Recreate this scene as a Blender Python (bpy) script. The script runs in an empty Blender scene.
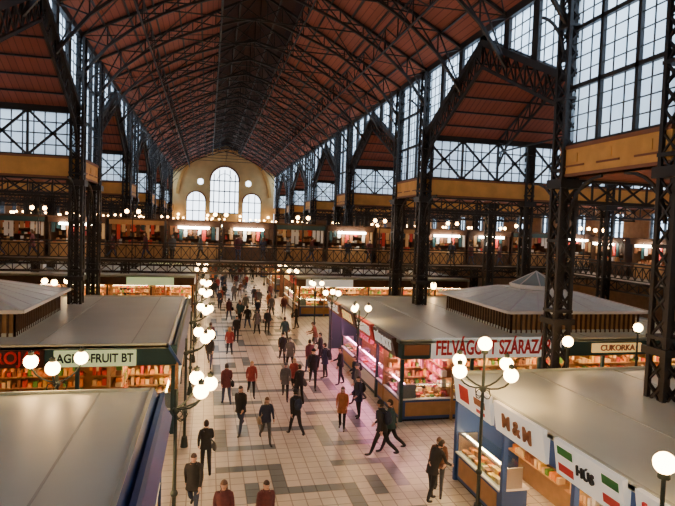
import bpy, math, random
from mathutils import Vector, Matrix
random.seed(7)
scene=bpy.context.scene
COL=scene.collection

# ------------------------------------------------------------------ materials
MATS={}
def mat(name,col,rough=0.6,metal=0.0,emit=None,es=0.0,var=0.0,vscale=3.0,col2=None,bump=0.0,trans=0.0):
    m=bpy.data.materials.new(name); m.use_nodes=True
    nt=m.node_tree; b=nt.nodes['Principled BSDF']
    b.inputs['Base Color'].default_value=(*col,1)
    b.inputs['Roughness'].default_value=rough
    b.inputs['Metallic'].default_value=metal
    if trans: b.inputs['Transmission Weight'].default_value=trans
    if emit: 
        b.inputs['Emission Color'].default_value=(*emit,1); b.inputs['Emission Strength'].default_value=es
    if var or col2:
        tc=nt.nodes.new('ShaderNodeTexCoord'); n=nt.nodes.new('ShaderNodeTexNoise')
        n.inputs['Scale'].default_value=vscale; n.inputs['Detail'].default_value=4
        nt.links.new(tc.outputs['Object'],n.inputs['Vector'])
        cr=nt.nodes.new('ShaderNodeValToRGB')
        c2=col2 if col2 else tuple(c*(1-var) for c in col)
        cr.color_ramp.elements[0].position=0.35; cr.color_ramp.elements[1].position=0.65
        cr.color_ramp.elements[0].color=(*c2,1); cr.color_ramp.elements[1].color=(*col,1)
        nt.links.new(n.outputs['Fac'],cr.inputs['Fac']); nt.links.new(cr.outputs['Color'],b.inputs['Base Color'])
        if bump:
            bp=nt.nodes.new('ShaderNodeBump'); bp.inputs['Strength'].default_value=bump
            nt.links.new(n.outputs['Fac'],bp.inputs['Height']); nt.links.new(bp.outputs['Normal'],b.inputs['Normal'])
    MATS[name]=m; return m
mat('iron',(0.028,0.023,0.022),0.55,0.2)
mat('iron_green',(0.03,0.045,0.04),0.5,0.2)
mat('cream',(0.85,0.60,0.26),0.8,var=0.10,vscale=1.0)
mat('orange_beam',(0.80,0.42,0.11),0.7,var=0.2,vscale=1.5)
mat('beam_trim',(0.25,0.10,0.05),0.7)
mat('shaded_roof',(0.055,0.02,0.016),0.8)  # shadow inside the ridge lantern, put into the base colour
mat('bounce_layer',(0.75,0.76,0.78),0.6,var=0.1)  # pale outer roof skin, added to reflect sky light onto the glazing
mat('stall_roof',(0.86,0.92,0.80),0.38,var=0.08,vscale=0.5)
mat('roof_trim',(0.58,0.62,0.54),0.5)
mat('blue',(0.03,0.08,0.26),0.4)
mat('darkgreen',(0.02,0.06,0.07),0.45)
mat('brown',(0.09,0.04,0.02),0.6,var=0.3)
mat('lightwood',(0.45,0.25,0.10),0.5,var=0.2)
mat('white',(0.8,0.8,0.78),0.4)
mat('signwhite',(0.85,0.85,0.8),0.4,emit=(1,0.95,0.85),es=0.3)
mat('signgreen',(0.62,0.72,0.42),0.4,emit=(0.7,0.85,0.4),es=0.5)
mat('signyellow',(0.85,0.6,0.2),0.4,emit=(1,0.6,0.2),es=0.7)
mat('signdark',(0.06,0.02,0.015),0.4)
mat('red',(0.6,0.02,0.02),0.4)
mat('black',(0.01,0.01,0.01),0.5)
mat('green',(0.02,0.22,0.05),0.5)
mat('deck',(0.12,0.09,0.07),0.7)
mat('steel',(0.5,0.5,0.5),0.3,0.9)
mat('tube',(1,1,1),0.5,emit=(1.0,0.66,0.34),es=46)
mat('tube_dim',(1,1,1),0.5,emit=(1.0,0.58,0.26),es=13)
mat('tube_pink',(1,1,1),0.5,emit=(1.0,0.30,0.55),es=58)
mat('tube_white',(1,1,1),0.5,emit=(1.0,0.88,0.68),es=36)
mat('globe',(1,1,1),0.5,emit=(1.0,0.58,0.22),es=40)
mat('globe_small',(1,1,1),0.5,emit=(1.0,0.52,0.18),es=40)
mat('lantern_glass',(0.88,0.93,0.86),0.35,var=0.08)
mat('pyr_glass',(0.40,0.50,0.50),0.15)
mat('brick_wall',(0.42,0.25,0.15),0.9,var=0.2)
mat('meat',(0.85,0.18,0.26),0.45,var=0.4,vscale=12)
mat('g_red',(0.6,0.05,0.04),0.5); mat('g_orange',(0.85,0.3,0.04),0.5); mat('g_yellow',(0.85,0.55,0.08),0.5)
mat('g_green',(0.12,0.3,0.05),0.5); mat('g_cream',(0.75,0.52,0.26),0.5); mat('g_brown',(0.3,0.12,0.05),0.5)
mat('g_white',(0.8,0.8,0.8),0.5); mat('g_blue',(0.08,0.15,0.4),0.5); mat('g_pink',(0.95,0.3,0.52),0.5)
GOODS=['g_red','g_orange','g_yellow','g_green','g_cream','g_brown','g_orange','g_cream','g_brown']
MEAT=['meat','g_pink','g_white','meat','g_red','g_pink']
mat('skin',(0.62,0.38,0.28),0.5); mat('hair_dark',(0.03,0.018,0.012),0.6); mat('hair_brown',(0.12,0.06,0.03),0.6)
mat('hair_blond',(0.4,0.26,0.12),0.6); mat('hair_grey',(0.35,0.33,0.31),0.6); mat('shoe',(0.02,0.017,0.015),0.5)
mat('eye',(0.03,0.02,0.02),0.3); mat('lip',(0.4,0.13,0.12),0.5)
for n,c in dict(c_black=(0.018,0.018,0.022),c_navy=(0.025,0.035,0.08),c_brown=(0.18,0.08,0.045),c_orange=(0.42,0.15,0.06),c_red=(0.30,0.045,0.045),
    c_grey=(0.12,0.12,0.13),c_teal=(0.04,0.10,0.12),c_beige=(0.4,0.3,0.2),c_jean=(0.05,0.07,0.14),c_maroon=(0.13,0.035,0.045)).items():
    mat(n,c,0.8,var=0.25,vscale=14)
def glass():
    m=bpy.data.materials.new('case_glass'); m.use_nodes=True; nt=m.node_tree
    nt.nodes.remove(nt.nodes['Principled BSDF'])
    t=nt.nodes.new('ShaderNodeBsdfTransparent'); t.inputs['Color'].default_value=(0.85,0.92,0.92,1)
    g=nt.nodes.new('ShaderNodeBsdfGlossy'); g.inputs['Roughness'].default_value=0.05
    mx=nt.nodes.new('ShaderNodeMixShader'); mx.inputs['Fac'].default_value=0.08
    nt.links.new(t.outputs[0],mx.inputs[1]); nt.links.new(g.outputs[0],mx.inputs[2])
    nt.links.new(mx.outputs[0],nt.nodes['Material Output'].inputs['Surface']); MATS['case_glass']=m
    m=bpy.data.materials.new('frosted_glass'); m.use_nodes=True; nt=m.node_tree
    nt.nodes.remove(nt.nodes['Principled BSDF'])
    t=nt.nodes.new('ShaderNodeBsdfTranslucent')
    tc=nt.nodes.new('ShaderNodeTexCoord'); n=nt.nodes.new('ShaderNodeTexNoise'); n.inputs['Scale'].default_value=0.8; n.inputs['Detail'].default_value=3
    cr=nt.nodes.new('ShaderNodeValToRGB'); cr.color_ramp.elements[0].color=(0.46,0.62,0.78,1); cr.color_ramp.elements[1].color=(0.80,0.91,1,1)
    nt.links.new(tc.outputs['Object'],n.inputs['Vector']); nt.links.new(n.outputs['Fac'],cr.inputs['Fac']); nt.links.new(cr.outputs['Color'],t.inputs['Color'])
    nt.links.new(t.outputs[0],nt.nodes['Material Output'].inputs['Surface']); MATS['frosted_glass']=m
glass()
def roofmat():
    m=bpy.data.materials.new('red_boards'); m.use_nodes=True; nt=m.node_tree; b=nt.nodes['Principled BSDF']
    tc=nt.nodes.new('ShaderNodeTexCoord')
    w=nt.nodes.new('ShaderNodeTexBrick'); w.inputs['Scale'].default_value=1
    w.inputs['Color1'].default_value=(0.40,0.11,0.068,1); w.inputs['Color2'].default_value=(0.33,0.09,0.054,1)
    w.inputs['Mortar'].default_value=(0.18,0.05,0.03,1)
    w.inputs['Mortar Size'].default_value=0.02; w.inputs['Brick Width'].default_value=4.35; w.inputs['Row Height'].default_value=0.3
    sp=nt.nodes.new('ShaderNodeSeparateXYZ'); cb=nt.nodes.new('ShaderNodeCombineXYZ')
    nt.links.new(tc.outputs['Object'],sp.inputs[0]); nt.links.new(sp.outputs['Y'],cb.inputs['X']); nt.links.new(sp.outputs['X'],cb.inputs['Y'])
    nt.links.new(cb.outputs[0],w.inputs['Vector'])
    n=nt.nodes.new('ShaderNodeTexNoise'); n.inputs['Scale'].default_value=0.5
    nt.links.new(tc.outputs['Object'],n.inputs['Vector'])
    mx=nt.nodes.new('ShaderNodeMixRGB'); mx.blend_type='MULTIPLY'; mx.inputs['Fac'].default_value=0.3
    nt.links.new(w.outputs['Color'],mx.inputs[1]); nt.links.new(n.outputs['Fac'],mx.inputs[2])
    nt.links.new(mx.outputs[0],b.inputs['Base Color']); b.inputs['Roughness'].default_value=0.75; MATS['red_boards']=m
roofmat()
def floormat(name,c1,c2,mo):
    m=bpy.data.materials.new(name); m.use_nodes=True; nt=m.node_tree; b=nt.nodes['Principled BSDF']
    tc=nt.nodes.new('ShaderNodeTexCoord')
    w=nt.nodes.new('ShaderNodeTexBrick'); w.offset=0.0; w.inputs['Scale'].default_value=1
    w.inputs['Color1'].default_value=c1; w.inputs['Color2'].default_value=c2; w.inputs['Mortar'].default_value=mo
    w.inputs['Mortar Size'].default_value=0.018; w.inputs['Brick Width'].default_value=0.4; w.inputs['Row Height'].default_value=0.4
    nt.links.new(tc.outputs['Object'],w.inputs['Vector'])
    n=nt.nodes.new('ShaderNodeTexNoise'); n.inputs['Scale'].default_value=0.9; n.inputs['Detail'].default_value=5
    nt.links.new(tc.outputs['Object'],n.inputs['Vector'])
    cr=nt.nodes.new('ShaderNodeValToRGB'); cr.color_ramp.elements[0].color=(0.75,0.73,0.7,1); cr.color_ramp.elements[1].color=(1,1,1,1)
    cr.color_ramp.elements[0].position=0.3; cr.color_ramp.elements[1].position=0.6
    nt.links.new(n.outputs['Fac'],cr.inputs['Fac'])
    mx=nt.nodes.new('ShaderNodeMixRGB'); mx.blend_type='MULTIPLY'; mx.inputs['Fac'].default_value=0.6
    nt.links.new(w.outputs['Color'],mx.inputs[1]); nt.links.new(cr.outputs['Color'],mx.inputs[2])
    nt.links.new(mx.outputs[0],b.inputs['Base Color']); b.inputs['Roughness'].default_value=0.27; MATS[name]=m
floormat('tiles_beige',(0.84,0.79,0.70,1),(0.78,0.73,0.65,1),(0.46,0.42,0.37,1))
floormat('tiles_grey',(0.25,0.29,0.31,1),(0.20,0.235,0.255,1),(0.14,0.15,0.16,1))

# ------------------------------------------------------------------ mesh builder
class MB:
    def __init__(s): s.v=[];s.f=[];s.m=[];s.mats=[];s.sm=[]
    def mi(s,n):
        if n not in s.mats: s.mats.append(n)
        return s.mats.index(n)
    def add(s,vs,fs,m,smooth=False):
        o=len(s.v); s.v.extend([tuple(v) for v in vs]); i=s.mi(m)
        for f in fs: s.f.append([k+o for k in f]); s.m.append(i); s.sm.append(smooth)
    def box(s,x0,x1,y0,y1,z0,z1,m):
        if x0>x1:x0,x1=x1,x0
        if y0>y1:y0,y1=y1,y0
        vs=[(x0,y0,z0),(x1,y0,z0),(x1,y1,z0),(x0,y1,z0),(x0,y0,z1),(x1,y0,z1),(x1,y1,z1),(x0,y1,z1)]
        s.add(vs,[(0,3,2,1),(4,5,6,7),(0,1,5,4),(1,2,6,5),(2,3,7,6),(3,0,4,7)],m)
    def beam(s,p,q,w,m,h=None):
        p=Vector(p);q=Vector(q);d=q-p
        if d.length<1e-5:return
        d.normalize(); h=h or w
        up=Vector((0,0,1)) if abs(d.z)<0.95 else Vector((1,0,0))
        a=d.cross(up).normalized()*w/2; b=a.cross(d).normalized()*h/2
        vs=[p-a-b,p+a-b,p+a+b,p-a+b,q-a-b,q+a-b,q+a+b,q-a+b]
        s.add(vs,[(0,3,2,1),(4,5,6,7),(0,1,5,4),(1,2,6,5),(2,3,7,6),(3,0,4,7)],m)
    def cyl(s,p,q,r,m,n=8,r2=None):
        p=Vector(p);q=Vector(q);d=(q-p).normalized(); r2=r if r2 is None else r2
        up=Vector((0,0,1)) if abs(d.z)<0.95 else Vector((1,0,0))
        a=d.cross(up).normalized(); b=a.cross(d)
        vs=[p+(a*math.cos(t)+b*math.sin(t))*r for t in [2*math.pi*i/n for i in range(n)]]
        vs+=[q+(a*math.cos(t)+b*math.sin(t))*r2 for t in [2*math.pi*i/n for i in range(n)]]
        fs=[(i,(i+1)%n,n+(i+1)%n,n+i) for i in range(n)]
        s.add(vs,fs,m,True); s.add(vs,[tuple(range(n))[::-1],tuple(range(n,2*n))],m)
    def sph(s,c,r,m,nu=10,nv=7,sc=(1,1,1),keep=None):
        vs=[];fs=[]
        for j in range(nv+1):
            ph=math.pi*j/nv
            for i in range(nu):
                t=2*math.pi*i/nu
                vs.append((c[0]+r*sc[0]*math.sin(ph)*math.cos(t),c[1]+r*sc[1]*math.sin(ph)*math.sin(t),c[2]+r*sc[2]*math.cos(ph)))
        for j in range(nv):
            for i in range(nu):
                q=(j*nu+i,(j+1)*nu+i,(j+1)*nu+(i+1)%nu,j*nu+(i+1)%nu)
                if keep:
                    cc=[sum(vs[k][a] for k in q)/4-c[a] for a in range(3)]
                    if not keep(cc): continue
                fs.append(q)
        s.add(vs,fs,m,True)
    def lat(s,A,B,w,m,cw=None,X=True):
        cw=cw or w
        for i in range(len(A)-1):
            s.beam(A[i],A[i+1],cw,m); s.beam(B[i],B[i+1],cw,m)
            if X or i%2==0: s.beam(A[i],B[i+1],w,m)
            if X or i%2==1: s.beam(B[i],A[i+1],w,m)
        for i in range(len(A)): s.beam(A[i],B[i],w,m)
    def text(s,txt,c,right,up,h,m,maxw=None):
        cu=bpy.data.curves.new('t','FONT'); cu.body=txt; cu.size=1; cu.extrude=0.02; cu.offset=0.022; cu.align_x='CENTER'; cu.align_y='CENTER'
        o=bpy.data.objects.new('t',cu); COL.objects.link(o)
        dg=bpy.context.evaluated_depsgraph_get(); me=bpy.data.meshes.new_from_object(o.evaluated_get(dg))
        xs=[v.co.x for v in me.vertices] or [0]; w=max(xs)-min(xs); k=h/0.72; kx=k
        if maxw and w*k>maxw: kx=maxw/w
        R=Vector(right);U=Vector(up);N=R.cross(U);c=Vector(c)
        s.add([c+R*v.co.x*kx+U*v.co.y*k+N*v.co.z for v in me.vertices],[tuple(p.vertices) for p in me.polygons],m)
        bpy.data.objects.remove(o); bpy.data.meshes.remove(me); bpy.data.curves.remove(cu)
    def mesh(s,name):
        me=bpy.data.meshes.new(name); me.from_pydata(s.v,[],s.f)
        for n in s.mats: me.materials.append(MATS[n])
        me.polygons.foreach_set('material_index',s.m); me.polygons.foreach_set('use_smooth',s.sm); me.update(); return me
    def obj(s,name,loc=(0,0,0)):
        return inst(s.mesh(name),name,loc)
def inst(me,name,loc=(0,0,0),rz=0,sc=1):
    o=bpy.data.objects.new(name,me); COL.objects.link(o); o.location=loc; o.rotation_euler=(0,0,rz); o.scale=(sc,sc,sc); return o
def lerp(p,q,t): return tuple(p[i]+(q[i]-p[i])*t for i in range(3))
def pts(p,q,n): return [lerp(p,q,i/n) for i in range(n+1)]

# ------------------------------------------------------------------ dimensions
XL,XR,XC=-6.4,12.0,2.8
OL,OR=-24.4,30.0
B=4.35
Y0=-9.0; YE=105.0
pairs=[(-4.5,-0.15),(12.45,17.25)]+[(12.9+17.4*k,17.25+17.4*k) for k in range(1,5)]+[(99.9,105.0)]
gaps=[(pairs[i][1],pairs[i+1][0]) for i in range(len(pairs)-1)]
ZE=16.6; ZR=21.5; ZG=12.9; ZA=16.1; BZ0,BZ1=9.46,10.5

# floor
f=MB(); f.add([(OL-1,Y0,0),(OR+1,Y0,0),(OR+1,YE,0),(OL-1,YE,0)],[(0,1,2,3)],'tiles_beige'); f.box(OL-1,OR+1,Y0,YE,-0.3,-0.01,'deck')
def strip(x0,x1,y0,y1): f.add([(x0,y0,0.004),(x1,y0,0.004),(x1,y1,0.004),(x0,y1,0.004)],[(0,1,2,3)],'tiles_grey')
y=4.0
while y<100:
    for (a0,a1) in [(0.4,2.4),(4.0,6.0)]:
        strip(a0,a1,y,y+.4); strip(a0,a1,y+3.2,y+3.6)
        strip(a0,a0+.4,y+.4,y+2.0); strip(a1-.4,a1,y+1.6,y+3.2)
        strip(a0+.8,a1-.8,y+1.2,y+2.4)
    strip(2.4,4.0,y+1.6,y+2.0)
    y+=4.8
f.obj('floor')

# ------------------------------------------------------------------ nave roof
def slopez(x): 
    h=(XR-XL)/2; return ZR-(ZR-ZE)*abs(x-XC)/h
c=MB()
for sx,ex in ((XL,XC-2.3),(XC+2.3,XR)):
    z0,z1=slopez(sx),slopez(ex)
    c.add([(sx,Y0,z0),(ex,Y0,z1),(ex,YE,z1),(sx,YE,z0),(sx,Y0,z0+.2),(ex,Y0,z1+.2),(ex,YE,z1+.2),(sx,YE,z0+.2)],[(0,3,2,1),(4,5,6,7),(0,1,5,4),(1,2,6,5),(2,3,7,6),(3,0,4,7)],'red_boards')
zl=slopez(XC-2.3)
for sx in (-1,1):
    x0=XC+sx*2.3
    c.box(x0-.05,x0+.05,Y0,YE+.4,zl,zl+1.0,'shaded_roof')
    c.add([(x0,Y0,zl+1.0),(XC,Y0,ZR+1.3),(XC,YE+.4,ZR+1.3),(x0,YE+.4,zl+1.0)],[(0,1,2,3)],'shaded_roof')
for yy in (Y0,YE+.2): c.add([(XC-2.3,yy,zl-.3),(XC+2.3,yy,zl-.3),(XC+2.3,yy,zl+1),(XC,yy,ZR+1.3),(XC-2.3,yy,zl+1)],[(0,1,2,3,4)],'shaded_roof')
c.obj('ceiling')
t=MB()
ys=[-4.5+B*i for i in range(26) if -4.5+B*i<104]
for yy in ys:
    for sx in (-1,1):
        xe=XL if sx<0 else XR
        n=7
        A=[(xe-sx*(9.2)*i/n,yy,slopez(xe-sx*9.2*i/n)-.12) for i in range(n+1)]
        Bz=[14.4,16.1,17.2,18.0,18.65,19.15,19.6,19.9]
        Bp=[(A[i][0],yy,Bz[i]) for i in range(n+1)]
        t.lat(A,Bp,0.06,'iron',0.13)
    t.beam((XC-5.2,yy,18.2),(XC+5.2,yy,18.2),0.06,'iron')
    t.beam((XC,yy,18.2),(XC,yy,21.4),0.05,'iron')
for sx in (-1,1):
    for k in range(1,8):
        x=XC+sx*9.2*k/8.0; t.beam((x,Y0,slopez(x)-.08),(x,YE,slopez(x)-.08),0.09,'iron')
    for x,d in ((XC+sx*2.3,1.1),(XC+sx*6.1,1.2)):
        n=len(ys)*2
        A=[(x,ys[0]+(ys[-1]-ys[0])*i/n,slopez(x)-.15) for i in range(n+1)]
        Bp=[(q[0],q[1],q[2]-d) for q in A]
        t.lat(A,Bp,0.05,'iron',0.08,X=False)
for i in range(0,len(ys)-2,2):
    for sx in (-1,1):
        xe=XC+sx*9.0; xm=XC+sx*2.3
        t.beam((xe,ys[i],slopez(xe)-.2),(xm,ys[i+2],slopez(xm)-.2),0.045,'iron')
        t.beam((xe,ys[i+2],slopez(xe)-.2),(xm,ys[i],slopez(xm)-.2),0.045,'iron')
t.obj('roof_truss')

# ------------------------------------------------------------------ nave side walls + side bays
def clerestory(xs,name):
    w=MB(); s=1 if xs>0 else -1
    w.box(xs-.15,xs+.15,Y0,YE,16.35,16.9,'iron')
    xg=xs+s*.06
    for (a,b) in pairs:
        if b>104: b=YE
        w.box(xs-.22,xs+.22,a,b,BZ0,BZ1,'orange_beam')
        w.box(xs-.26,xs+.26,a,b,BZ1-.12,BZ1,'beam_trim'); w.box(xs-.26,xs+.26,a,b,BZ0,BZ0+.1,'beam_trim')
        w.add([(xg,a,BZ1),(xg,b,BZ1),(xg,b,16.4),(xg,a,16.4)],[(0,1,2,3)],'frosted_glass')
        for k in range(3):
            yy=a+(b-a)*(k+.5)/3; w.box(xs-.25,xs+.25,yy-.5,yy+.5,BZ0+.32,BZ0+.38,'beam_trim'); w.box(xs-.25,xs+.25,yy-.15,yy+.15,BZ0+.45,BZ0+.75,'orange_beam')
        n=9
        for k in range(n+1):
            yy=a+(b-a)*k/n; th=.14 if k%3==0 else .035
            w.box(xs-th/2,xs+th/2,yy-th/2,yy+th/2,BZ1,16.4,'iron')
        for k,z in enumerate([BZ1+.05+i*(16.35-BZ1)/12 for i in range(13)]):
            th=.14 if k%4==0 else .035
            w.box(xs-th/2,xs+th/2,a,b,z-th/2,z+th/2,'iron')
    for (a,b) in gaps:
        m=(a+b)/2
        w.add([(xg,a,ZG),(xg,m,ZA),(xg,m,16.4),(xg,a,16.4)],[(0,1,2,3)],'frosted_glass')
        w.add([(xg,b,ZG),(xg,m,ZA),(xg,m,16.4),(xg,b,16.4)],[(0,1,2,3)],'frosted_glass')
        for e in (a,b):
            w.beam((xs,e,ZG),(xs,m,ZA),.28,'iron')
            n=12
            for k in range(n+1):
                yy=e+(m-e)*k/n; zb=ZG+(ZA-ZG)*k/n; th=.42 if k%4==0 else .035
                w.box(xs-min(th,.16)/2,xs+min(th,.16)/2,yy-th/2,yy+th/2,zb,16.4,'iron')
            for k in range(1,7):
                z=ZG+(16.35-ZG)*k/7; 
                tt=min(1,(z-ZG)/(ZA-ZG)); w.box(xs-.02,xs+.02,e,e+(m-e)*tt,z-.02,z+.02,'iron')
            A=pts((xs,e,ZG-.1),(xs,m,ZA-.1),9); Bp=[(xs,q[1],q[2]-(1.0 if i else 2.0)) for i,q in enumerate(A)]
            w.lat(A,Bp,.06,'iron',.12)
    w.obj(name)
clerestory(XL,'window_1'); clerestory(XR,'window_2')

def side_bays(xi,xo,name):
    w=MB(); tr=MB(); s=1 if xo>xi else -1
    for (a,b) in gaps:
        m=(a+b)/2
        for e in (a,b):
            q=[(xi,e,ZG),(xo,e,ZG),(xo,m,ZA+.1),(xi,m,ZA+.1)]
            w.add(q,[(0,1,2,3)],'red_boards')
            w.add([(x,y,z+.18) for x,y,z in q],[(0,1,2,3)],'bounce_layer')
            for k in range(1,6):
                yy=e+(m-e)*k/6; zz=ZG+(ZA-ZG)*k/6-.08; tr.beam((xi,yy,zz),(xo,yy,zz),.08,'iron')
        w.add([(xo,a,ZG),(xo,b,ZG),(xo,m,ZA+.1)],[(0,1,2)],'cream')
        for xx in [xi+s*4.5*k for k in (1,2,3,4)]:
            for e in (a,b):
                A=pts((xx,e,ZG-.05),(xx,m,ZA-.05),6); Bp=[(xx,q[1],q[2]-(.9 if i else 1.6)) for i,q in enumerate(A)]
                tr.lat(A,Bp,.05,'iron',.09)
            tr.beam((xx,a,ZG-.7),(xx,b,ZG-.7),.08,'iron'); tr.beam((xx,m,ZG-.7),(xx,m,ZA-.2),.06,'iron')
    for (a,b) in pairs:
        bb=min(b,YE)
        w.box(xi+s*.3,xo,a,bb,BZ0+.02,BZ0+.12,'red_boards'); w.box(xi+s*.3,xo,a,bb,BZ0+.14,BZ0+.2,'bounce_layer')
        for e in (a,bb):
            if e>104: continue
            w.box(xi+s*.3,xo,e-.15,e+.15,BZ0,BZ1,'orange_beam'); w.box(xi+s*.3,xo,e-.18,e+.18,BZ1-.1,BZ1,'beam_trim'); w.box(xi+s*.3,xo,e-.18,e+.18,BZ0-.02,BZ0+.08,'beam_trim')
            w.box(xi,xo,e-.1,e+.1,12.65,12.95,'iron')
            eg=e+(.05 if e==a else -.05)
            w.add([(xi,eg,BZ1),(xo,eg,BZ1),(xo,eg,12.7),(xi,eg,12.7)],[(0,1,2,3)],'frosted_glass')
            L=abs(xo-xi); n=8; fs=-.1 if e==a else .1
            A=[(xi+s*L*k/n,e+fs,BZ1) for k in range(n+1)]; Bp=[(q[0],e+fs,12.7) for q in A]
            tr.lat(A,Bp,.11,'iron',.14)
            n=36
            for k in range(n+1):
                x=xi+s*L*k/n; w.box(x-.025,x+.025,e-.02,e+.02,BZ1,12.7,'iron')
            for z in (11.05,11.6,12.15): w.box(xi,xo,e-.02,e+.02,z-.03,z+.03,'iron')
            n=16
            A=[(xi+s*L*k/n,e,BZ0-.05) for k in range(n+1)]; Bp=[(q[0],e,BZ0-.8) for q in A]
            tr.lat(A,Bp,.06,'iron',.12)
    w.obj(name); tr.obj('side_roof_truss')
side_bays(XR,OR,'ceiling_right'); side_bays(XL,OL,'ceiling_left')

def wall_x(x,name):
    w=MB(); th=.4; s=1 if x>0 else -1
    x0,x1=(x,x+th) if s>0 else (x-th,x)
    w.box(x0,x1,Y0,YE,0,6.5,'brick_wall')
    step=B; n=int((YE-Y0)/step)
    for i in range(n+1):
        a=Y0+i*step; b=min(a+step,YE)
        if b-a<2: w.box(x0,x1,a,b,6.5,ZG,'brick_wall'); continue
        m=(a+b)/2; hw=.9
        w.box(x0,x1,a,m-hw,6.5,ZG,'brick_wall'); w.box(x0,x1,m+hw,b,6.5,ZG,'brick_wall')
        w.box(x0,x1,m-hw,m+hw,9.2,ZG,'brick_wall')
        xm=(x0+x1)/2+s*.12
        w.add([(xm,m-hw,6.5),(xm,m+hw,6.5),(xm,m+hw,9.2),(xm,m-hw,9.2)],[(0,1,2,3)],'frosted_glass')
        for k in range(4): yy=m-hw+2*hw*k/3; w.box(x0+.1,x1-.1,yy-.03,yy+.03,6.5,9.2,'iron')
        for z in (7.1,7.8,8.5): w.box(x0+.1,x1-.1,m-hw,m+hw,z-.02,z+.02,'iron')
    w.obj(name)
wall_x(OR,'wall_right'); wall_x(OL,'wall_left')
w=MB(); w.box(OL,OR,Y0-.4,Y0,0,ZG,'cream'); w.box(XL,XR,Y0-.4,Y0,ZG,16.6,'cream'); w.add([(XL,Y0-.1,16.6),(XR,Y0-.1,16.6),(XC,Y0-.1,ZR+1)],[(0,1,2)],'cream'); w.obj('wall_back')
w=MB()
def holes(x):
    H=[]
    dx=abs(x-XC)
    if dx<2.5: H.append((9.3,15.2+math.sqrt(2.5**2-dx**2)))
    for cx in (XC-5.0,XC+5.0):
        d=abs(x-cx)
        if d<1.6: H.append((7.9,11.4+math.sqrt(1.6**2-d**2)))
    for cx in (XC-4.3,XC+4.3):
        d=abs(x-cx)
        if d<.55: q=math.sqrt(.55**2-d**2); H.append((14.9-q,14.9+q))
    return sorted(H)
st=.1; n=int((XR-XL)/st)
for i in range(n):
    x=XL+i*st; xm=x+st/2; top=slopez(xm)+.2; z=0
    for (a,b) in holes(xm)+[(top,top)]:
        if a>z: w.box(x,x+st,YE,YE+.4,z,a,'cream')
        z=b
for s0,s1 in ((OL,XL),(XR,OR)): w.box(s0,s1,YE,YE+.4,0,ZG,'brick_wall')
def arc(cx,cz,r,y,wd,m,n=16,a0=0,a1=math.pi):
    P=[(cx+r*math.cos(a0+(a1-a0)*i/n),y,cz+r*math.sin(a0+(a1-a0)*i/n)) for i in range(n+1)]
    for i in range(n): w.beam(P[i],P[i+1],wd,m)
arc(XC,15.2,2.6,YE-.1,.3,'beam_trim'); arc(XC,12.5,8.3,YE-.2,.5,'orange_beam',24); arc(XC,15.2,1.3,YE+.1,.12,'iron')
for cx in (XC-5,XC+5): arc(cx,11.4,1.7,YE-.1,.25,'beam_trim')
for k in range(-2,3): w.box(XC+k*.95-.09,XC+k*.95+.09,YE,YE+.2,9.3,17.2 if abs(k)<2 else 16.4,'iron')
for z in (9.3,11.3,13.3,15.2): w.box(XC-2.5,XC+2.5,YE,YE+.2,z-.1,z+.1,'iron')
for cx in (XC-5,XC+5):
    for k in (-.55,.55): w.box(cx+k-.07,cx+k+.07,YE,YE+.2,7.9,12.8,'iron')
    for z in (9.6,11.4): w.box(cx-1.6,cx+1.6,YE,YE+.2,z-.08,z+.08,'iron')
w.box(XL,XR,YE-.3,YE,7.3,7.7,'beam_trim')
w.obj('wall_far')
wl=MB(); wl.box(-.08,.08,-.05,0,-.3,.3,'iron'); wl.beam((0,0,0),(0,-1.0,.1),.06,'iron'); wl.cyl((0,-1.0,0),(0,-1.0,.2),.08,'iron'); wl.sph((0,-1.0,.4),.22,'globe',12,8)
wlm=wl.mesh('wall_lamp')
for k in (-8,-2.9,2.9,8): inst(wlm,'wall_lamp',(XC+k,YE-.02,8.4))

# ------------------------------------------------------------------ columns
def latcol(cm,hw,h,mt,step):
    for sx in (-1,1):
        for sy in (-1,1): cm.box(sx*hw-.06,sx*hw+.06,sy*hw-.06,sy*hw+.06,0,h,mt)
    n=int(h/step); z=[h*i/n for i in range(n+1)]
    for i in range(n):
        for s in (-1,1):
            cm.beam((-hw,s*hw,z[i]),(hw,s*hw,z[i+1]),.05,mt); cm.beam((hw,s*hw,z[i]),(-hw,s*hw,z[i+1]),.05,mt)
            cm.beam((s*hw,-hw,z[i]),(s*hw,hw,z[i+1]),.05,mt); cm.beam((s*hw,hw,z[i]),(s*hw,-hw,z[i+1]),.05,mt)
        if i%4==0: cm.box(-hw-.08,hw+.08,-hw-.08,hw+.08,z[i]-.05,z[i]+.05,mt)
    cm.box(-.1,.1,-.1,.1,0,h,mt)
cm=MB(); latcol(cm,.27,16.4,'iron',.6)
cm.box(-.5,.5,-.5,.5,0,.5,'iron'); cm.box(-.42,.42,-.42,.42,9.1,9.4,'iron'); cm.box(-.42,.42,-.42,.42,4.4,4.6,'iron')
for s in (-1,1):
    P=[(0,s*(.3+1.6*(1-math.cos(a))),7.9+1.5*math.sin(a)) for a in [math.pi/2*i/6 for i in range(7)]]
    for i in range(6): cm.beam(P[i],P[i+1],.08,'iron')
    P=[(s*(.27+.9*(1-math.cos(a))),0,13.4+1.4*math.sin(a)) for a in [math.pi/2*i/6 for i in range(7)]]
    for i in range(6): cm.beam(P[i],P[i+1],.08,'iron')
colme=cm.mesh('iron_column')
cm=MB(); latcol(cm,.22,12.8,'iron',.6); cm.box(-.4,.4,-.4,.4,0,.5,'iron'); cm.box(-.4,.4,-.4,.4,9.1,9.4,'iron')
colme2=cm.mesh('iron_column')
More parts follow.
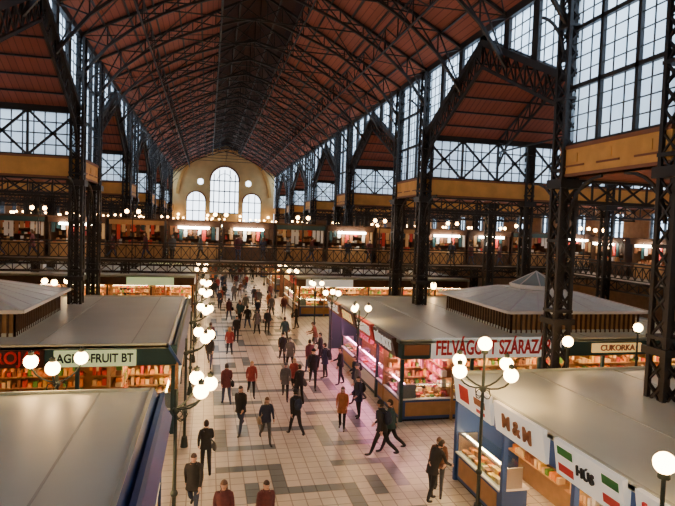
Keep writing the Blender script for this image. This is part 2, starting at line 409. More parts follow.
for (a,b) in pairs:
    for yy in (a,b):
        if yy>104: continue
        for x in (XL,XR): inst(colme,'iron_column',(x,yy,0))
        for x in (XR+6.6,XR+12.2,XL-6.6,XL-12.2): inst(colme2,'iron_column',(x,yy,0))

# ------------------------------------------------------------------ galleries
def railing(g,p,q):
    L=(Vector(q)-Vector(p)).length; n=max(2,int(L/.55))
    g.beam((p[0],p[1],p[2]+1.1),(q[0],q[1],q[2]+1.1),.09,'iron'); 
    A=[lerp((p[0],p[1],p[2]+.12),(q[0],q[1],q[2]+.12),i/n) for i in range(n+1)]
    Bp=[(x,y,z+.8) for x,y,z in A]
    g.lat(A,Bp,.04,'iron',.06)
def bridge(y0,y1,x0=OL+.1,x1=OR-.1):
    g=MB(); g.box(x0,x1,y0,y1,4.85,5.0,'deck')
    for yy in (y0,y1):
        n=int((x1-x0)/.8)
        A=[(x0+(x1-x0)*i/n,yy,4.95) for i in range(n+1)]; Bp=[(q[0],yy,4.25) for q in A]
        g.lat(A,Bp,.05,'iron',.13); railing(g,(x0,yy,5),(x1,yy,5))
    for i in range(int((x1-x0)/2)): g.beam((x0+i*2,y0,4.6),(x0+i*2,y1,4.6),.12,'iron')
    g.obj('gallery_bridge')
for y0,y1 in ((37,43),(72,78),(96,104.5)): bridge(y0,y1)
def sidegal(x0,x1,name):
    g=MB(); g.box(x0,x1,Y0+.1,YE-.1,4.7,4.84,'deck')
    xr=x0 if abs(x0)<abs(x1) else x1
    for a,b in ((Y0+.1,36.8),(43.2,71.8),(78.2,95.8)):
        railing(g,(xr,a,4.84),(xr,b,4.84))
        n=int((b-a)/.9); A=[(xr,a+(b-a)*i/n,4.8) for i in range(n+1)]; g.lat(A,[(q[0],q[1],4.2) for q in A],.05,'iron',.1)
    g.obj(name)
sidegal(24.5,OR-.1,'side_gallery'); sidegal(OL+.1,-18.9,'side_gallery')

def kiosk(seed):
    random.seed(seed); k=MB(); W=1.7
    dk=['g_brown','brown','g_red','g_cream','g_brown','darkgreen','lightwood','brown','g_white']
    k.box(-W,W,2.1,2.2,0,2.5,'brown'); k.box(-W,-W+.08,0,2.2,0,2.5,'brown'); k.box(W-.08,W,0,2.2,0,2.5,'brown')
    k.box(-W-.05,W+.05,-.25,2.25,2.5,2.62,'brown'); k.box(-W,W,-.2,-.12,2.2,2.55,['brown','darkgreen','brown','lightwood','brown'][seed%5])
    k.box(-W+.1,W-.1,.1,.7,0,.9,random.choice(['lightwood','brown','darkgreen'])); k.box(-W+.05,W-.05,.05,.75,.9,.95,'lightwood')
    for z in (.95,1.35,1.75,2.1):
        if z>1: k.box(-W+.1,W-.1,1.6,2.1,z-.03,z,'brown')
        for i in range(16):
            x=-W+.2+i*.19; h=random.uniform(.1,.32); yb=random.uniform(.15,.3) if z<1 else 1.7
            k.box(x,x+.15,yb,yb+.2,z,z+h,random.choice(dk))
    for i in range(11):
        x=-W+.15+i*.3; h=random.uniform(.3,1.0); k.box(x,x+.22,.02,.08,2.2-h,2.2,random.choice(dk+['g_white']))
    if seed%2==0:k.box(-1.0,1.0,-.42,-.28,2.05,2.2,'tube_white'); k.beam((-.6,-.35,2.17),(-.6,-.2,2.4),.03,'iron'); k.beam((.6,-.35,2.17),(.6,-.2,2.4),.03,'iron')
    k.box(-1.2,1.2,1.0,1.08,2.40,2.44,'tube_dim')
    return k.mesh('gallery_kiosk')
KS=[kiosk(i) for i in range(5)]
random.seed(11)
x=OL+1.9; i=0
while x<OR-1.7:
    for (yy) in (38.6,73.6,98.5):
        inst(KS[(i+int(yy))%5],'gallery_kiosk',(x,yy,5.0))
    x+=3.6; i+=1
for k in range(26):
    yy=Y0+2.2+k*4.1
    if any(a-1.9<yy<b+1.9 for a,b in ((36.8,43.2),(71.8,78.2),(95.8,105))): continue
    inst(KS[k%5],'gallery_kiosk',(OR-2.5,yy,4.84),-math.pi/2)
    inst(KS[(k+1)%5],'gallery_kiosk',(OL+2.5,yy,4.84),math.pi/2)

g=MB(); g.cyl((0,0,0),(0,0,3.0),.035,'iron',6); g.beam((-.35,0,2.8),(.35,0,2.8),.04,'iron')
for x in (-.35,.35): g.cyl((x,0,2.8),(x,0,2.92),.04,'iron',6); g.sph((x,0,3.03),.125,'globe_small',10,6)
glme=g.mesh('gallery_lamp')
for yy in (37.15,72.15,77.85,96.15):
    for k in range(10):
        inst(glme,'gallery_lamp',(-21.5+5.4*k+(yy%3)*.6,yy,5.0))
for k in range(18):
    yy=-5+6.1*k
    if any(a-.5<yy<b+.5 for a,b in ((36.8,43.2),(71.8,78.2),(95.8,105))) or yy>103: continue
    inst(glme,'gallery_lamp',(24.7,yy,4.84),math.pi/2); inst(glme,'gallery_lamp',(-19.1,yy,4.84),math.pi/2)

# ------------------------------------------------------------------ market stalls
def face(mb,P,L,seg,frame,goods,signs,tube='tube',u_off=0.0):
    def bx(u0,u1,v0,v1,z0,z1,m):
        a=P(u0,v0);b=P(u1,v1); mb.box(a[0],b[0],a[1],b[1],z0,z1,m)
    n=max(1,round(L/seg)); w=L/n
    for i in range(n+1):
        u=min(max(i*w,.07),L-.07); bx(u-.06,u+.06,.02,.14,0,2.5,frame)
    bx(.0,L,2.15,2.25,0,3.05,'lightwood')
    bx(0,L,-.04,.06,2.5,3.18,frame)
    for i in range(n):
        u0=i*w+.12;u1=(i+1)*w-.12
        gd=goods[i%len(goods)]
        door=(i%4==3)
        if not door:
            bx(u0,u1,.08,.85,0.08,.85,frame if i%2 else 'blue'); bx(u0-.02,u1+.02,.02,.9,.85,.9,'white'); bx(u0,u1,.12,.85,0,.08,'black')
            bx(u0+.15,u1-.15,.06,.075,.2,.75,'white' if i%2 else 'lightwood')
            bx(u0,u1,.10,.115,.9,1.42,'case_glass'); bx(u0,u1,.10,.75,1.42,1.45,'case_glass')
            bx(u0,u1,.08,.13,1.43,1.47,'steel'); bx(u0,u0+.04,.1,.7,.9,1.44,'steel'); bx(u1-.04,u1,.1,.7,.9,1.44,'steel')
            bx(u0+.1,u1-.1,.3,.34,1.36,1.40,tube)
            k=int((u1-u0)/.2)
            for r in range(3):
                for j in range(k):
                    a=u0+.06+j*.2; v=.16+r*.2
                    h=random.uniform(.06,.14)+r*.07
                    bx(a,a+random.uniform(.12,.18),v,v+.16,.9,.9+h,random.choice(gd))
        for z in (.9,1.3,1.7,2.1):
            bx(u0,u1,1.75,2.15,z-.03,z,'lightwood')
            k=int((u1-u0)/.17)
            for j in range(k):
                a=u0+.04+j*.17; bx(a,a+random.uniform(.09,.15),1.8,2.0,z,z+random.uniform(.12,.3),random.choice(gd))
        k=int((u1-u0)/.22)
        for j in range(k):
            a=u0+.1+j*.22; h=random.uniform(.15,.45)
            if random.random()<.75: bx(a,a+.08,.95,1.03,2.45-h,2.45,random.choice(gd))
        bx(u0+.2,u1-.2,.45,.53,2.40,2.44,tube)
        bx(u0+.3,u1-.3,1.4,1.47,2.40,2.44,tube)
    bx(0,L,0,2.2,2.46,2.5,'lightwood')

def stall_block(name,x0,x1,y0,y1,side,frame,goods,signs=(),meat=None,slope=False,tubef='tube'):
    mb=MB()
    xe=x1-.35 if slope else x1
    mb.box(x0-.12,xe+.12,y0-.12,y1+.12,3.12,3.2,'stall_roof')
    for a in (x0-.12,xe+.04): mb.box(a,a+.08,y0-.12,y1+.12,3.1,3.27,'roof_trim')
    for a in (y0-.12,y1+.04): mb.box(x0-.12,xe+.12,a,a+.08,3.1,3.27,'roof_trim')
    if slope:
        p=[(xe+.12,3.25),(x1+.22,2.5),(x1+.16,2.45),(xe+.06,3.15)]
        mb.add([(x,y0-.12,z) for x,z in p]+[(x,y1+.12,z) for x,z in p],[(3,2,1,0),(4,5,6,7),(0,1,5,4),(1,2,6,5),(2,3,7,6),(3,0,4,7)],'blue')
    xx=x0+2.5
    while xx<xe-.5: mb.box(xx-.02,xx+.02,y0,y1,3.2,3.215,'roof_trim'); xx+=3.0
    L=y1-y0
    if side>0: P=lambda u,v:(x0+v,y0+u)
    else: P=lambda u,v:(x1-v,y0+u)
    face(mb,P,L,3.0,frame,goods,signs,meat or 'tube')
    W=x1-x0
    face(mb,(lambda u,v:(x0+u,y0+v)),W,3.0,frame,[GOODS],signs,tubef)
    mb.box(x0,x1,y1-.1,y1,0,3.1,frame)
    if side>0: mb.box(x1-.1,x1,y0,y1,0,3.1,frame)
    else: mb.box(x0,x0+.1,y0,y1,0,3.1,frame)
    for fn in signs: fn(mb)
    mb.obj(name); return mb

def sign_r(y0,y1,x,txt,bm,tm,z0=2.5,z1=3.25,h=.42,tilt=.12):
    def fn(mb):
        mb.add([(x-.1,y1,z0),(x-.1,y0,z0),(x-.1-tilt,y0,z1),(x-.1-tilt,y1,z1),(x,y1,z0),(x,y0,z0),(x,y0,z1),(x,y1,z1)],[(0,1,2,3),(7,6,5,4),(0,3,7,4),(1,5,6,2),(3,2,6,7),(0,4,5,1)],bm)
        if txt: mb.text(txt,(x-.12-tilt/2-.02,(y0+y1)/2,(z0+z1)/2),(0,-1,0),(-tilt,0,1),h,tm,(y1-y0)*.85)
    return fn
def sign_l(y0,y1,x,txt,bm,tm,z0=2.5,z1=3.15,h=.35):
    def fn(mb):
        mb.box(x,x+.1,y0,y1,z0,z1,bm)
        if txt: mb.text(txt,(x+.12,(y0+y1)/2,(z0+z1)/2),(0,1,0),(0,0,1),h,tm,(y1-y0)*.85)
    return fn
def sign_f(x0,x1,y,txt,bm,tm,z0=2.5,z1=3.15,h=.4):
    def fn(mb):
        mb.box(x0,x1,y-.12,y-.04,z0,z1,bm)
        if txt: mb.text(txt,((x0+x1)/2,y-.14,(z0+z1)/2),(1,0,0),(0,0,1),h,tm,(x1-x0)*.94)
    return fn
def swatch(y0,y1,za,zb,m,off=0.0):
    # painted shape on the tilted board: follows tilt plane x = 7.28 - .12*(z-2.5)/.75
    def fx(z): return 7.272-off-.12*(z-2.5)/.75
    def fn(mb): mb.add([(fx(za),y1,za),(fx(za),y0,za),(fx(zb),y0,zb),(fx(zb),y1,zb)],[(0,1,2,3)],m)
    return fn
random.seed(5)
stall_block('market_stall',7.4,22.5,1.5,15.4,1,'blue',[GOODS,['g_cream','g_white','g_yellow']],[
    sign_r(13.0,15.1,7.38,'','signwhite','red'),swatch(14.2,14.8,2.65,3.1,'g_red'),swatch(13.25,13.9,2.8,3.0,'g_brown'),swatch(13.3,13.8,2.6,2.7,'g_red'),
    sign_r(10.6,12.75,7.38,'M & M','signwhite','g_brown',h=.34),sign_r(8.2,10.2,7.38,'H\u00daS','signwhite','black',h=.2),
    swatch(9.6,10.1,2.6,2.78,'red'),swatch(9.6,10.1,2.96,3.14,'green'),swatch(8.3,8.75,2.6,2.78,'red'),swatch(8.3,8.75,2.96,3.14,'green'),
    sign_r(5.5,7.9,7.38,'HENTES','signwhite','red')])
stall_block('market_stall',7.4,22.5,20.3,33.5,1,'darkgreen',[MEAT,MEAT,GOODS,MEAT],[
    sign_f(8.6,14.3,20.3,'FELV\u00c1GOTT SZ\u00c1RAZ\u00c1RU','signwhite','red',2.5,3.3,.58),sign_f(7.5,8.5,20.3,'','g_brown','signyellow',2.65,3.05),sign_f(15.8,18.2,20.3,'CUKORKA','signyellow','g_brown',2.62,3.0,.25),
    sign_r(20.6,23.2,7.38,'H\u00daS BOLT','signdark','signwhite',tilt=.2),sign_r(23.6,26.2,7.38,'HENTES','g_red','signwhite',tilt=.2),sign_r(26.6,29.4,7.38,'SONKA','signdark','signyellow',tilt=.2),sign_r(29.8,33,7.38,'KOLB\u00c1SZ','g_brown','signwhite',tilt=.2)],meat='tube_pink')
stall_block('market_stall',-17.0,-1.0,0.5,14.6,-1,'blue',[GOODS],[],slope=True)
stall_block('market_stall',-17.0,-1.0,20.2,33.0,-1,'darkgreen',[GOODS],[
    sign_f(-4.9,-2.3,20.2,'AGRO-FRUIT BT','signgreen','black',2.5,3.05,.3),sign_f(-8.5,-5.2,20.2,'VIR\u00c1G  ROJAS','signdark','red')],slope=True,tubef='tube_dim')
for (a,b) in ((45.5,58),(62.5,71),(79.5,92)):
    stall_block('market_stall',7.4,22.5,a,b,1,'brown',[GOODS,MEAT],[sign_f(8,12,a,'','signwhite','red'),sign_r(a+1,a+4,7.38,'','g_red','white'),sign_r(a+5,a+8,7.38,'','signyellow','white')])
    stall_block('market_stall',-17.0,-1.0,a,b,-1,'brown',[GOODS],[sign_f(-6,-2.5,a,'','signgreen','red'),sign_l(a+1,a+4,-1,'','signwhite','red')])

def lantern(x0,x1,y0,y1,pyr):
    l=MB(); z0,z1=3.2,4.15
    l.box(x0,x1,y0,y1,z0,z0+.12,'roof_trim')
    n=26
    for i in range(n+1):
        x=x0+(x1-x0)*i/n; l.box(x-.03,x+.03,y0-.03,y0+.05,z0,z1,'brown'); l.box(x-.03,x+.03,y1-.05,y1+.03,z0,z1,'brown')
        y=y0+(y1-y0)*i/n; l.box(x0-.03,x0+.05,y-.03,y+.03,z0,z1,'brown'); l.box(x1-.05,x1+.03,y-.03,y+.03,z0,z1,'brown')
    l.box(x0+.08,x1-.08,y0+.08,y1-.08,z0,z1-.05,'lightwood')
    l.box(x0-.1,x1+.1,y0-.1,y1+.1,z1-.12,z1,'white')
    e=.35; a=[(x0-e,y0-e,z1),(x1+e,y0-e,z1),(x1+e,y1+e,z1),(x0-e,y1+e,z1)]; k=1.9
    b=[(x0+k,y0+k,z1+.62),(x1-k,y0+k,z1+.62),(x1-k,y1-k,z1+.62),(x0+k,y1-k,z1+.62)]
    l.add(a+b,[(0,1,5,4),(1,2,6,5),(2,3,7,6),(3,0,4,7),(4,5,6,7),(3,2,1,0)],'lantern_glass')
    for i in range(4):
        l.beam(a[i],b[i],.08,'white'); l.beam(a[i],a[(i+1)%4],.12,'white'); l.beam(b[i],b[(i+1)%4],.07,'white')
        for j in range(1,5): l.beam(lerp(a[i],a[(i+1)%4],j/5),lerp(b[i],b[(i+1)%4],j/5),.035,'white')
    if pyr:
        cx,cy=(x0+x1)/2,(y0+y1)/2; r=1.25
        o=[(cx+r*math.cos(t),cy+r*math.sin(t),z1+.66) for t in [math.pi/8+math.pi/4*i for i in range(8)]]
        o2=[(p[0],p[1],p[2]+.18) for p in o]
        l.add(o+o2,[(i,(i+1)%8,8+(i+1)%8,8+i) for i in range(8)],'white')
        l.add(o2+[(cx,cy,z1+1.5)],[(i,(i+1)%8,8) for i in range(8)],'pyr_glass')
        for i in range(8): l.beam(o2[i],(cx,cy,z1+1.5),.05,'white'); l.beam(o2[i],o2[(i+1)%8],.06,'white')
    l.obj('roof_lantern')
lantern(12.8,19.2,21.6,28.2,True); lantern(-12.6,-6.6,21.8,28.0,False)

# ------------------------------------------------------------------ aisle globe lamps
def lamp(arms,rad,gr,top,hz=0):
    l=MB()
    l.cyl((0,0,0),(0,0,.35),.13,'iron_green',8,.09); l.cyl((0,0,.35),(0,0,3.7+hz),.05,'iron_green',8,.04); l.sph((0,0,1.2),.09,'iron_green'); l.sph((0,0,3.2+hz),.09,'iron_green')
    if top: l.cyl((0,0,3.7+hz),(0,0,4.2+hz),.035,'iron_green',6); l.cyl((0,0,4.15+hz),(0,0,4.24+hz),.09,'iron_green',8); l.sph((0,0,4.22+gr+hz),gr,'globe',14,10)
    for an in arms:
        d=Vector((math.cos(an),math.sin(an),0))
        P=[Vector((0,0,3.25+hz))+d*(rad*1.05*math.sin(t))+Vector((0,0,.55*(1-math.cos(t))*1.1)) for t in [math.pi*.62*i/7 for i in range(8)]]
        for i in range(7): l.cyl(P[i],P[i+1],.024,'iron_green',6)
        e=P[-1]; c0=Vector((e.x,e.y,e.z-.12-gr)); l.cyl(e,e+Vector((0,0,-.12)),.02,'iron_green',6)
        l.cyl(c0+Vector((0,0,gr*.9)),c0+Vector((0,0,gr*.9+.1)),.07,'iron_green',8); l.sph(c0,gr,'globe',14,10)
        Q=[Vector((0,0,3.1+hz))+d*(.14+.12*math.cos(t))+Vector((0,0,.12*math.sin(t))) for t in [2*math.pi*i/8 for i in range(9)]]
        for i in range(8): l.cyl(Q[i],Q[i+1],.014,'iron_green',5)
    return l.mesh('street_lamp')
q4=[0,math.pi/2,math.pi,3*math.pi/2]
L4=lamp(q4,.9,.18,True,.2); L3=lamp([0,2.1,4.2],.42,.15,False); L1=lamp([],0,.17,True,-.35); L3w=lamp([.3,2.6,4.4],.66,.175,False); LB=lamp([-.75,.1,.95],.78,.17,False,-.05)
inst(L4,'street_lamp',(7.1,13.2,0),.35)
inst(L1,'street_lamp',(6.95,7.1,0),0,1.0)
inst(LB,'street_lamp',(-.62,13.2,0),0)
for yy in (19.0,24.8,30.6,35.6): inst(LB,'street_lamp',(-.6,yy,0),.1)
for yy in (45,51,57,69,80,92): inst(L3,'street_lamp',(-.35,yy,0),yy)
for yy in (24.8,30.6,35.6,45,51,57,69,80,92): inst(L3,'street_lamp',(6.9,yy,0),yy)
inst(L3w,'street_lamp',(-3.7,15.5,0),.4)
inst(L1,'street_lamp',(11.5,15.9,0)); inst(L1,'street_lamp',(16.2,18.2,0)); inst(L3w,'street_lamp',(-8.5,17.2,0),.4); inst(L3w,'street_lamp',(-8.5,35.2,0),.4); inst(L3w,'street_lamp',(14.6,35.2,0),.4)

# ------------------------------------------------------------------ people
def make_person(coat,pants,hair,stride=.35,armL=.3,armR=-.3,elb=.35,lean=.04,coatlen=.62,hat=None,bag=None,longhair=False,seed=0,elb2=None):
    pb=MB()
    def leg(th,sd):
        hip=Vector((sd*.095,0,.90)); b=max(.06,-th*1.1+.1)
        kn=hip+.43*Vector((0,math.sin(th),-math.cos(th))); an=kn+.42*Vector((0,math.sin(th-b),-math.cos(th-b)))
        return hip,kn,an
    lh,lk,la=leg(stride,-1); rh,rk,ra=leg(-stride,1)
    dz=.075-min(la.z,ra.z)
    sh=Vector((0,0,dz)); lh,lk,la,rh,rk,ra=[q+sh for q in (lh,lk,la,rh,rk,ra)]
    piv=Vector((0,0,.95+dz)); rot=Matrix.Rotation(-lean,3,'X')
    def Bd(q): q=Vector(q)+sh; return piv+rot@(q-piv)
    J=[];E=[];Rr=[];Lb={}
    def jv(p,r): J.append(Vector(p)); Rr.append(r if isinstance(r,tuple) else (r,r)); return len(J)-1
    def ed(i,j,lab): E.append((i,j)); Lb[(i,j)]=lab
    pel=jv(Vector((0,0,.95))+sh,.125); sp=jv(Bd((0,0,1.12)),.12); ch=jv(Bd((0,0,1.32)),.13); nb=jv(Bd((0,0,1.455)),.065); nk=jv(Bd((0,.015,1.54)),.052)
    ed(pel,sp,'coat');ed(sp,ch,'coat');ed(ch,nb,'coat');ed(nb,nk,'skin')
    for (h,k,an,sd) in ((lh,lk,la,-1),(rh,rk,ra,1)):
        a=jv(h,.095);b=jv(k,.066);cc=jv((k+an)/2+Vector((0,-.012,0)),.058);d=jv(an,.042);e=jv(an+Vector((sd*.01,.08,-.035)),.04);g_=jv(an+Vector((sd*.015,.17,-.042)),.032)
        ed(pel,a,'pants');ed(a,b,'pants');ed(b,cc,'pants');ed(cc,d,'pants');ed(d,e,'shoe');ed(e,g_,'shoe')
    hands=[]
    for (ph,sd,el) in ((armL,-1,elb),(armR,1,elb2 if elb2 is not None else elb)):
        s_=Vector((sd*.175,0,1.405)); e_=s_+.285*Vector((sd*.16,math.sin(ph),-math.cos(ph))); 
        fd=Vector((-sd*.08,math.sin(ph+el),-math.cos(ph+el))).normalized(); w_=e_+.25*fd; p_=w_+.085*fd
        a=jv(Bd(s_),.068);b=jv(Bd(e_),.050);c_=jv(Bd(w_),.036);d=jv(Bd(p_),.036)
        ed(ch,a,'coat');ed(a,b,'coat');ed(b,c_,'coat');ed(c_,d,'skin'); hands.append((Bd(w_),Bd(p_),sd))
    me=bpy.data.meshes.new('sk'); me.from_pydata([tuple(q) for q in J],E,[]); o=bpy.data.objects.new('sk',me); COL.objects.link(o)
    md=o.modifiers.new('s','SKIN'); md.use_smooth_shade=True
    for i,sv in enumerate(me.skin_vertices[0].data): sv.radius=Rr[i]; sv.use_root=(i==pel)
    ss=o.modifiers.new('ss','SUBSURF'); ss.levels=1; ss.render_levels=1
    dg=bpy.context.evaluated_depsgraph_get(); em=bpy.data.meshes.new_from_object(o.evaluated_get(dg))
    mp={'coat':coat,'pants':pants,'skin':'skin','shoe':'shoe'}
    off=len(pb.v); pb.v.extend([tuple(v.co) for v in em.vertices])
    for pg in em.polygons:
        cc=pg.center; best=9;bl='coat'
        for (i,j) in E:
            A=J[i];D=J[j]-A; tt=max(0,min(1,(cc-A).dot(D)/D.dot(D))); q=A+D*tt; dd=(cc-q).length-(Rr[i][0]*(1-tt)+Rr[j][0]*tt)*.9
            if dd<best: best=dd;bl=Lb[(i,j)]
        pb.f.append([k+off for k in pg.vertices]); pb.m.append(pb.mi(mp[bl])); pb.sm.append(True)
    bpy.data.objects.remove(o); bpy.data.meshes.remove(em); bpy.data.meshes.remove(me)
    rings=[(coatlen,.205,.165),(.80,.20,.155),(.95,.18,.14),(1.08,.165,.13),(1.25,.19,.135),(1.36,.195,.125),(1.42,.15,.10),(1.46,.085,.08),(1.50,.07,.07)]
    if coatlen>.82: rings=[(coatlen,.195,.15)]+rings[2:]
    n=16; vs=[];fs=[]
    for (z,rx,ry) in rings:
        for i in range(n):
            t_=2*math.pi*i/n; q=Vector((rx*math.cos(t_),ry*math.sin(t_),z))
            q=Bd(q) if z>.9 else q+sh
            if z<.9: q.y*=1+abs(stride)*.5
            vs.append(q)
    for r in range(len(rings)-1):
        for i in range(n): fs.append((r*n+i,r*n+(i+1)%n,(r+1)*n+(i+1)%n,(r+1)*n+i))
    pb.add(vs,fs,coat,True)
    for (w_,p_,sd) in hands:
        d=(p_-w_).normalized(); inw=Vector((-sd,0,0)); inw=(inw-d*inw.dot(d)).normalized(); ac=d.cross(inw).normalized()
        if ac.y<0: ac=-ac
        for k,ln in enumerate((.062,.075,.07,.055)):
            o_=p_+ac*(.026-.0175*k)+d*.012; m_=o_+(d*.9+inw*.25).normalized()*ln*.55; t_=m_+(d*.6+inw*.75).normalized()*ln*.5
            pb.cyl(o_-d*.02,m_,.0095,'skin',6,.0085); pb.cyl(m_,t_,.0085,'skin',6,.006)
        o_=w_+d*.035+ac*.025; m_=o_+(d*.6+ac*.8).normalized()*.04; t_=m_+(d*.9+ac*.3+inw*.3).normalized()*.03
        pb.cyl(o_,m_,.012,'skin',6,.010); pb.cyl(m_,t_,.010,'skin',6,.007)
    hb=MB(); hc=(0,.02,1.62)
    hb.sph(hc,1,'skin',14,10,(.074,.092,.115)); hb.sph((0,.045,1.555),1,'skin',10,6,(.05,.055,.045))
    hb.cyl((0,.105,1.635),(0,.128,1.60),.008,'skin',6,.015)
    for s in (-1,1):
        hb.sph((s*.076,.015,1.615),1,'skin',6,5,(.01,.02,.03)); hb.sph((s*.03,.104,1.635),1,'white',6,5,(.014,.006,.008)); hb.sph((s*.03,.109,1.635),1,'eye',6,4,(.006,.004,.006))
        hb.box(s*.03-.017,s*.03+.017,.098,.110,1.655,1.661,hair)
    hb.sph((0,.104,1.572),1,'lip',8,4,(.024,.008,.007))
    keep=(lambda c_: c_[2]>.035 or c_[1]<-.01 and c_[2]>-.06) if not longhair else (lambda c_: c_[2]>.045 or c_[1]<.02)
    hb.sph(hc,1,hair,14,10,(.084,.102,.126) if not longhair else (.09,.106,.13),keep)
    if longhair: hb.sph((0,-.05,1.50),1,hair,10,7,(.085,.06,.12))
    if hat: hb.sph((0,.015,1.635),1,hat,14,8,(.09,.108,.118),lambda c_:c_[2]>.02); hb.cyl((0,.015,1.655),(0,.015,1.68),.103,hat,14,.1)
    o2=len(pb.v); pb.v.extend([tuple(Bd(v)) for v in hb.v])
    for f_,m_,s_ in zip(hb.f,hb.m,hb.sm): pb.f.append([k+o2 for k in f_]); pb.m.append(pb.mi(hb.mats[m_])); pb.sm.append(s_)
    cc=Bd((0,.01,1.485)); 
    for i in range(10):
        t0,t1=2*math.pi*i/10,2*math.pi*(i+1)/10
        pb.cyl(cc+Vector((.07*math.cos(t0),.065*math.sin(t0),0)),cc+Vector((.07*math.cos(t1),.065*math.sin(t1),0)),.022,bag if bag and seed%2 else coat,6)
    if bag:
        if seed%3==0:
            q=Bd((0,-.2,1.22)); pb.sph(q,1,bag,12,8,(.15,.10,.21)); pb.sph(q+Vector((0,-.07,-.05)),1,bag,10,6,(.11,.06,.11))
            for s in (-1,1): pb.beam(Bd((s*.1,-.14,1.38)),Bd((s*.1,.10,1.44)),.035,bag); pb.beam(Bd((s*.1,.10,1.44)),Bd((s*.13,.12,1.2)),.035,bag)
        else:
            q=Vector((.25,-.02,.88))+sh; pb.sph(q,1,bag,12,8,(.07,.17,.14)); pb.beam(q+Vector((0,.05,.12)),Bd((-.1,.06,1.43)),.03,bag); pb.beam(q+Vector((0,-.08,.12)),Bd((-.1,-.08,1.43)),.03,bag)
    return pb.mesh('person')
PM=dict(
 black=make_person('c_black','c_black','hair_dark',.12,.15,.35,.3,.02,.85,bag='c_grey',seed=1,elb2=.9),
 walkdark=make_person('c_black','c_jean','hair_dark',.42,.45,-.4,.4,.06,.82,seed=2),
 navybag=make_person('c_navy','c_grey','hair_brown',.36,.3,-.3,.6,.05,.84,bag='c_beige',seed=1,longhair=True),
 blackpack=make_person('c_black','c_black','hair_dark',.4,-.3,.4,.4,.08,.84,bag='c_navy',seed=3,hat='c_black'),
 orange=make_person('c_orange','c_black','hair_brown',.16,.2,.2,.9,.0,.70,longhair=True,seed=2),
 red=make_person('c_red','c_black','hair_blond',.35,.35,-.3,.3,.04,.80,longhair=True,seed=2),
 maroon=make_person('c_maroon','c_jean','hair_dark',.3,-.3,.3,.5,.04,.78,bag='c_black',seed=4),
 grey=make_person('c_grey','c_black','hair_grey',.33,.3,-.35,.4,.05,.75,hat='c_grey',seed=2),
 brown=make_person('c_brown','c_grey','hair_brown',.2,.5,.6,1.0,.25,.82,bag='c_black',seed=5),
 bend=make_person('c_black','c_black','hair_dark',.15,.7,.8,.7,.45,.80,seed=2),
 teal=make_person('c_teal','c_black','hair_dark',.38,.4,-.4,.3,.05,.83,bag='c_brown',seed=7),
 beige=make_person('c_maroon','c_jean','hair_brown',.3,.3,-.3,.6,.03,.66,longhair=True,seed=2),
 stand=make_person('c_navy','c_black','hair_dark',.04,.1,.1,.9,.03,.7,bag='c_black',seed=9))
PL=[('black',.1,16.7,.2,.95),('walkdark',-.2,14.3,3.0,1),('walkdark',1.3,20.0,2.7,1.02),('navybag',2.1,18.9,3.3,.95),('blackpack',3.2,19.4,.3,1.0),
('grey',3.4,23.6,3.0,.95),('red',2.0,24.2,3.2,.92),('maroon',.9,23.2,.2,1.0),('orange',5.0,19.8,2.8,.93),('stand',5.95,21.0,1.9,.95),
('blackpack',5.7,17.2,.9,1.12),('teal',6.15,17.6,1.2,1.05),('black',6.3,25.6,1.5,1.03),('stand',5.8,26.8,1.0,1),('blackpack',4.9,25.2,3.0,1.1),
('bend',6.2,14.15,-1.2,1.0),('brown',6.55,14.5,2.6,1.0),('beige',.5,12.7,3.0,.97),('maroon',1.45,12.7,3.3,.93),
('red',1.35,32,.1,.95),('walkdark',2.9,40,.2,1),('navybag',2.5,43,3.0,1),('grey',3.4,38,.2,1),('black',4.1,38,3.1,1),('maroon',.3,33,.1,1),
('walkdark',.25,29.4,3.0,.98),('teal',4.9,35,.3,1),('blackpack',4.1,30,3.1,1),('red',3.9,24.4,2.8,.95),('grey',4.3,28.5,.2,1),('black',6.1,29.5,1.4,1),
('orange',5.3,48,3,1),('stand',4.3,52,.2,1),('maroon',6.3,46,3,1),('black',6.4,40,1.4,1),('brown',6.5,33,1.5,1),('grey',6.4,22.8,1.6,1.0),
('stand',6.6,24.0,1.5,1.0),('black',3.9,22.9,.4,.97),('maroon',5.2,27.8,.2,1),('black',1.9,35.5,3.1,.97)]
for m,x,y,rz,s in PL: inst(PM[m],'person',(x,y,.004),rz,s)
random.seed(21); ks=list(PM)
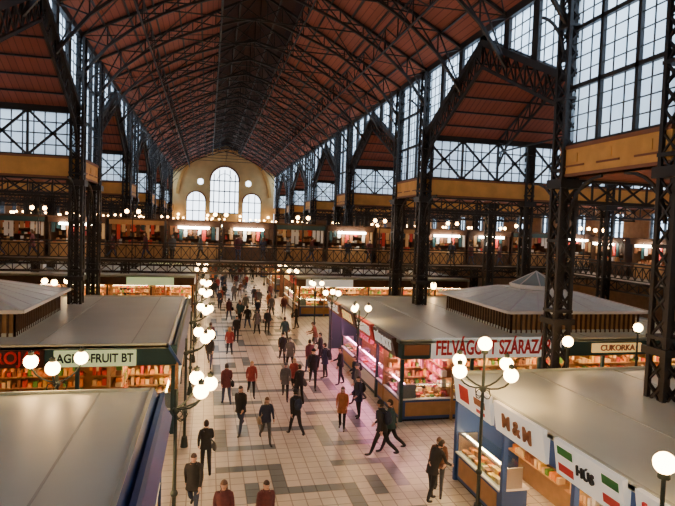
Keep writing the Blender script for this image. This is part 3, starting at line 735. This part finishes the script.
for i in range(62):
    y=random.uniform(42,94); x=random.uniform(0.2,6.4); inst(PM[random.choice([k for k in ks if k!='bend'])],'person',(x,y,.004),random.choice([0,math.pi])+random.uniform(-.4,.4),random.uniform(.93,1.03))
for yb in (37.7,72.7):
    for i in range(26):
        x=-22+1.95*i+random.uniform(-.6,.6); inst(PM[random.choice(['stand','black','grey','maroon','beige','navybag','brown'])],'person',(x,yb,5.0),random.choice([0,math.pi,1.57,-1.57]),random.uniform(.93,1.03))
for x,y in ((-10,17.5),(-5,18.2),(-13,18),(12.9,18.9),(17,17),(18.5,17.6),(10.6,18.6),(-4,35),(11,35)):
    inst(PM[random.choice(['stand','black','grey','maroon','beige'])],'person',(x,y,.004),random.uniform(0,6),1)

# ------------------------------------------------------------------ world & camera
wd=bpy.data.worlds.new('World'); scene.world=wd; wd.use_nodes=True
nt=wd.node_tree; bg=nt.nodes['Background']
tc=nt.nodes.new('ShaderNodeTexCoord'); n=nt.nodes.new('ShaderNodeTexNoise'); n.inputs['Scale'].default_value=2.0
cr=nt.nodes.new('ShaderNodeValToRGB'); cr.color_ramp.elements[0].color=(0.66,0.79,0.95,1); cr.color_ramp.elements[1].color=(0.86,0.93,1,1)
nt.links.new(tc.outputs['Generated'],n.inputs['Vector']); nt.links.new(n.outputs['Fac'],cr.inputs['Fac']); nt.links.new(cr.outputs['Color'],bg.inputs['Color'])
bg.inputs['Strength'].default_value=6.0

a=math.radians(13.1);p=math.radians(2.65);r=math.radians(2.0)
F=Vector((math.sin(a)*math.cos(p),math.cos(a)*math.cos(p),-math.sin(p)))
R0=Vector((math.cos(a),-math.sin(a),0));U0=R0.cross(F)
R=R0*math.cos(r)+U0*math.sin(r);U=-R0*math.sin(r)+U0*math.cos(r)
cam=bpy.data.cameras.new('camera'); co=bpy.data.objects.new('camera',cam); COL.objects.link(co)
M=Matrix(((R.x,U.x,-F.x,0),(R.y,U.y,-F.y,0),(R.z,U.z,-F.z,7.5),(0,0,0,1))); co.matrix_world=M
cam.sensor_width=36; cam.lens=36*560/675; cam.clip_end=500; cam.clip_start=.05
scene.camera=co
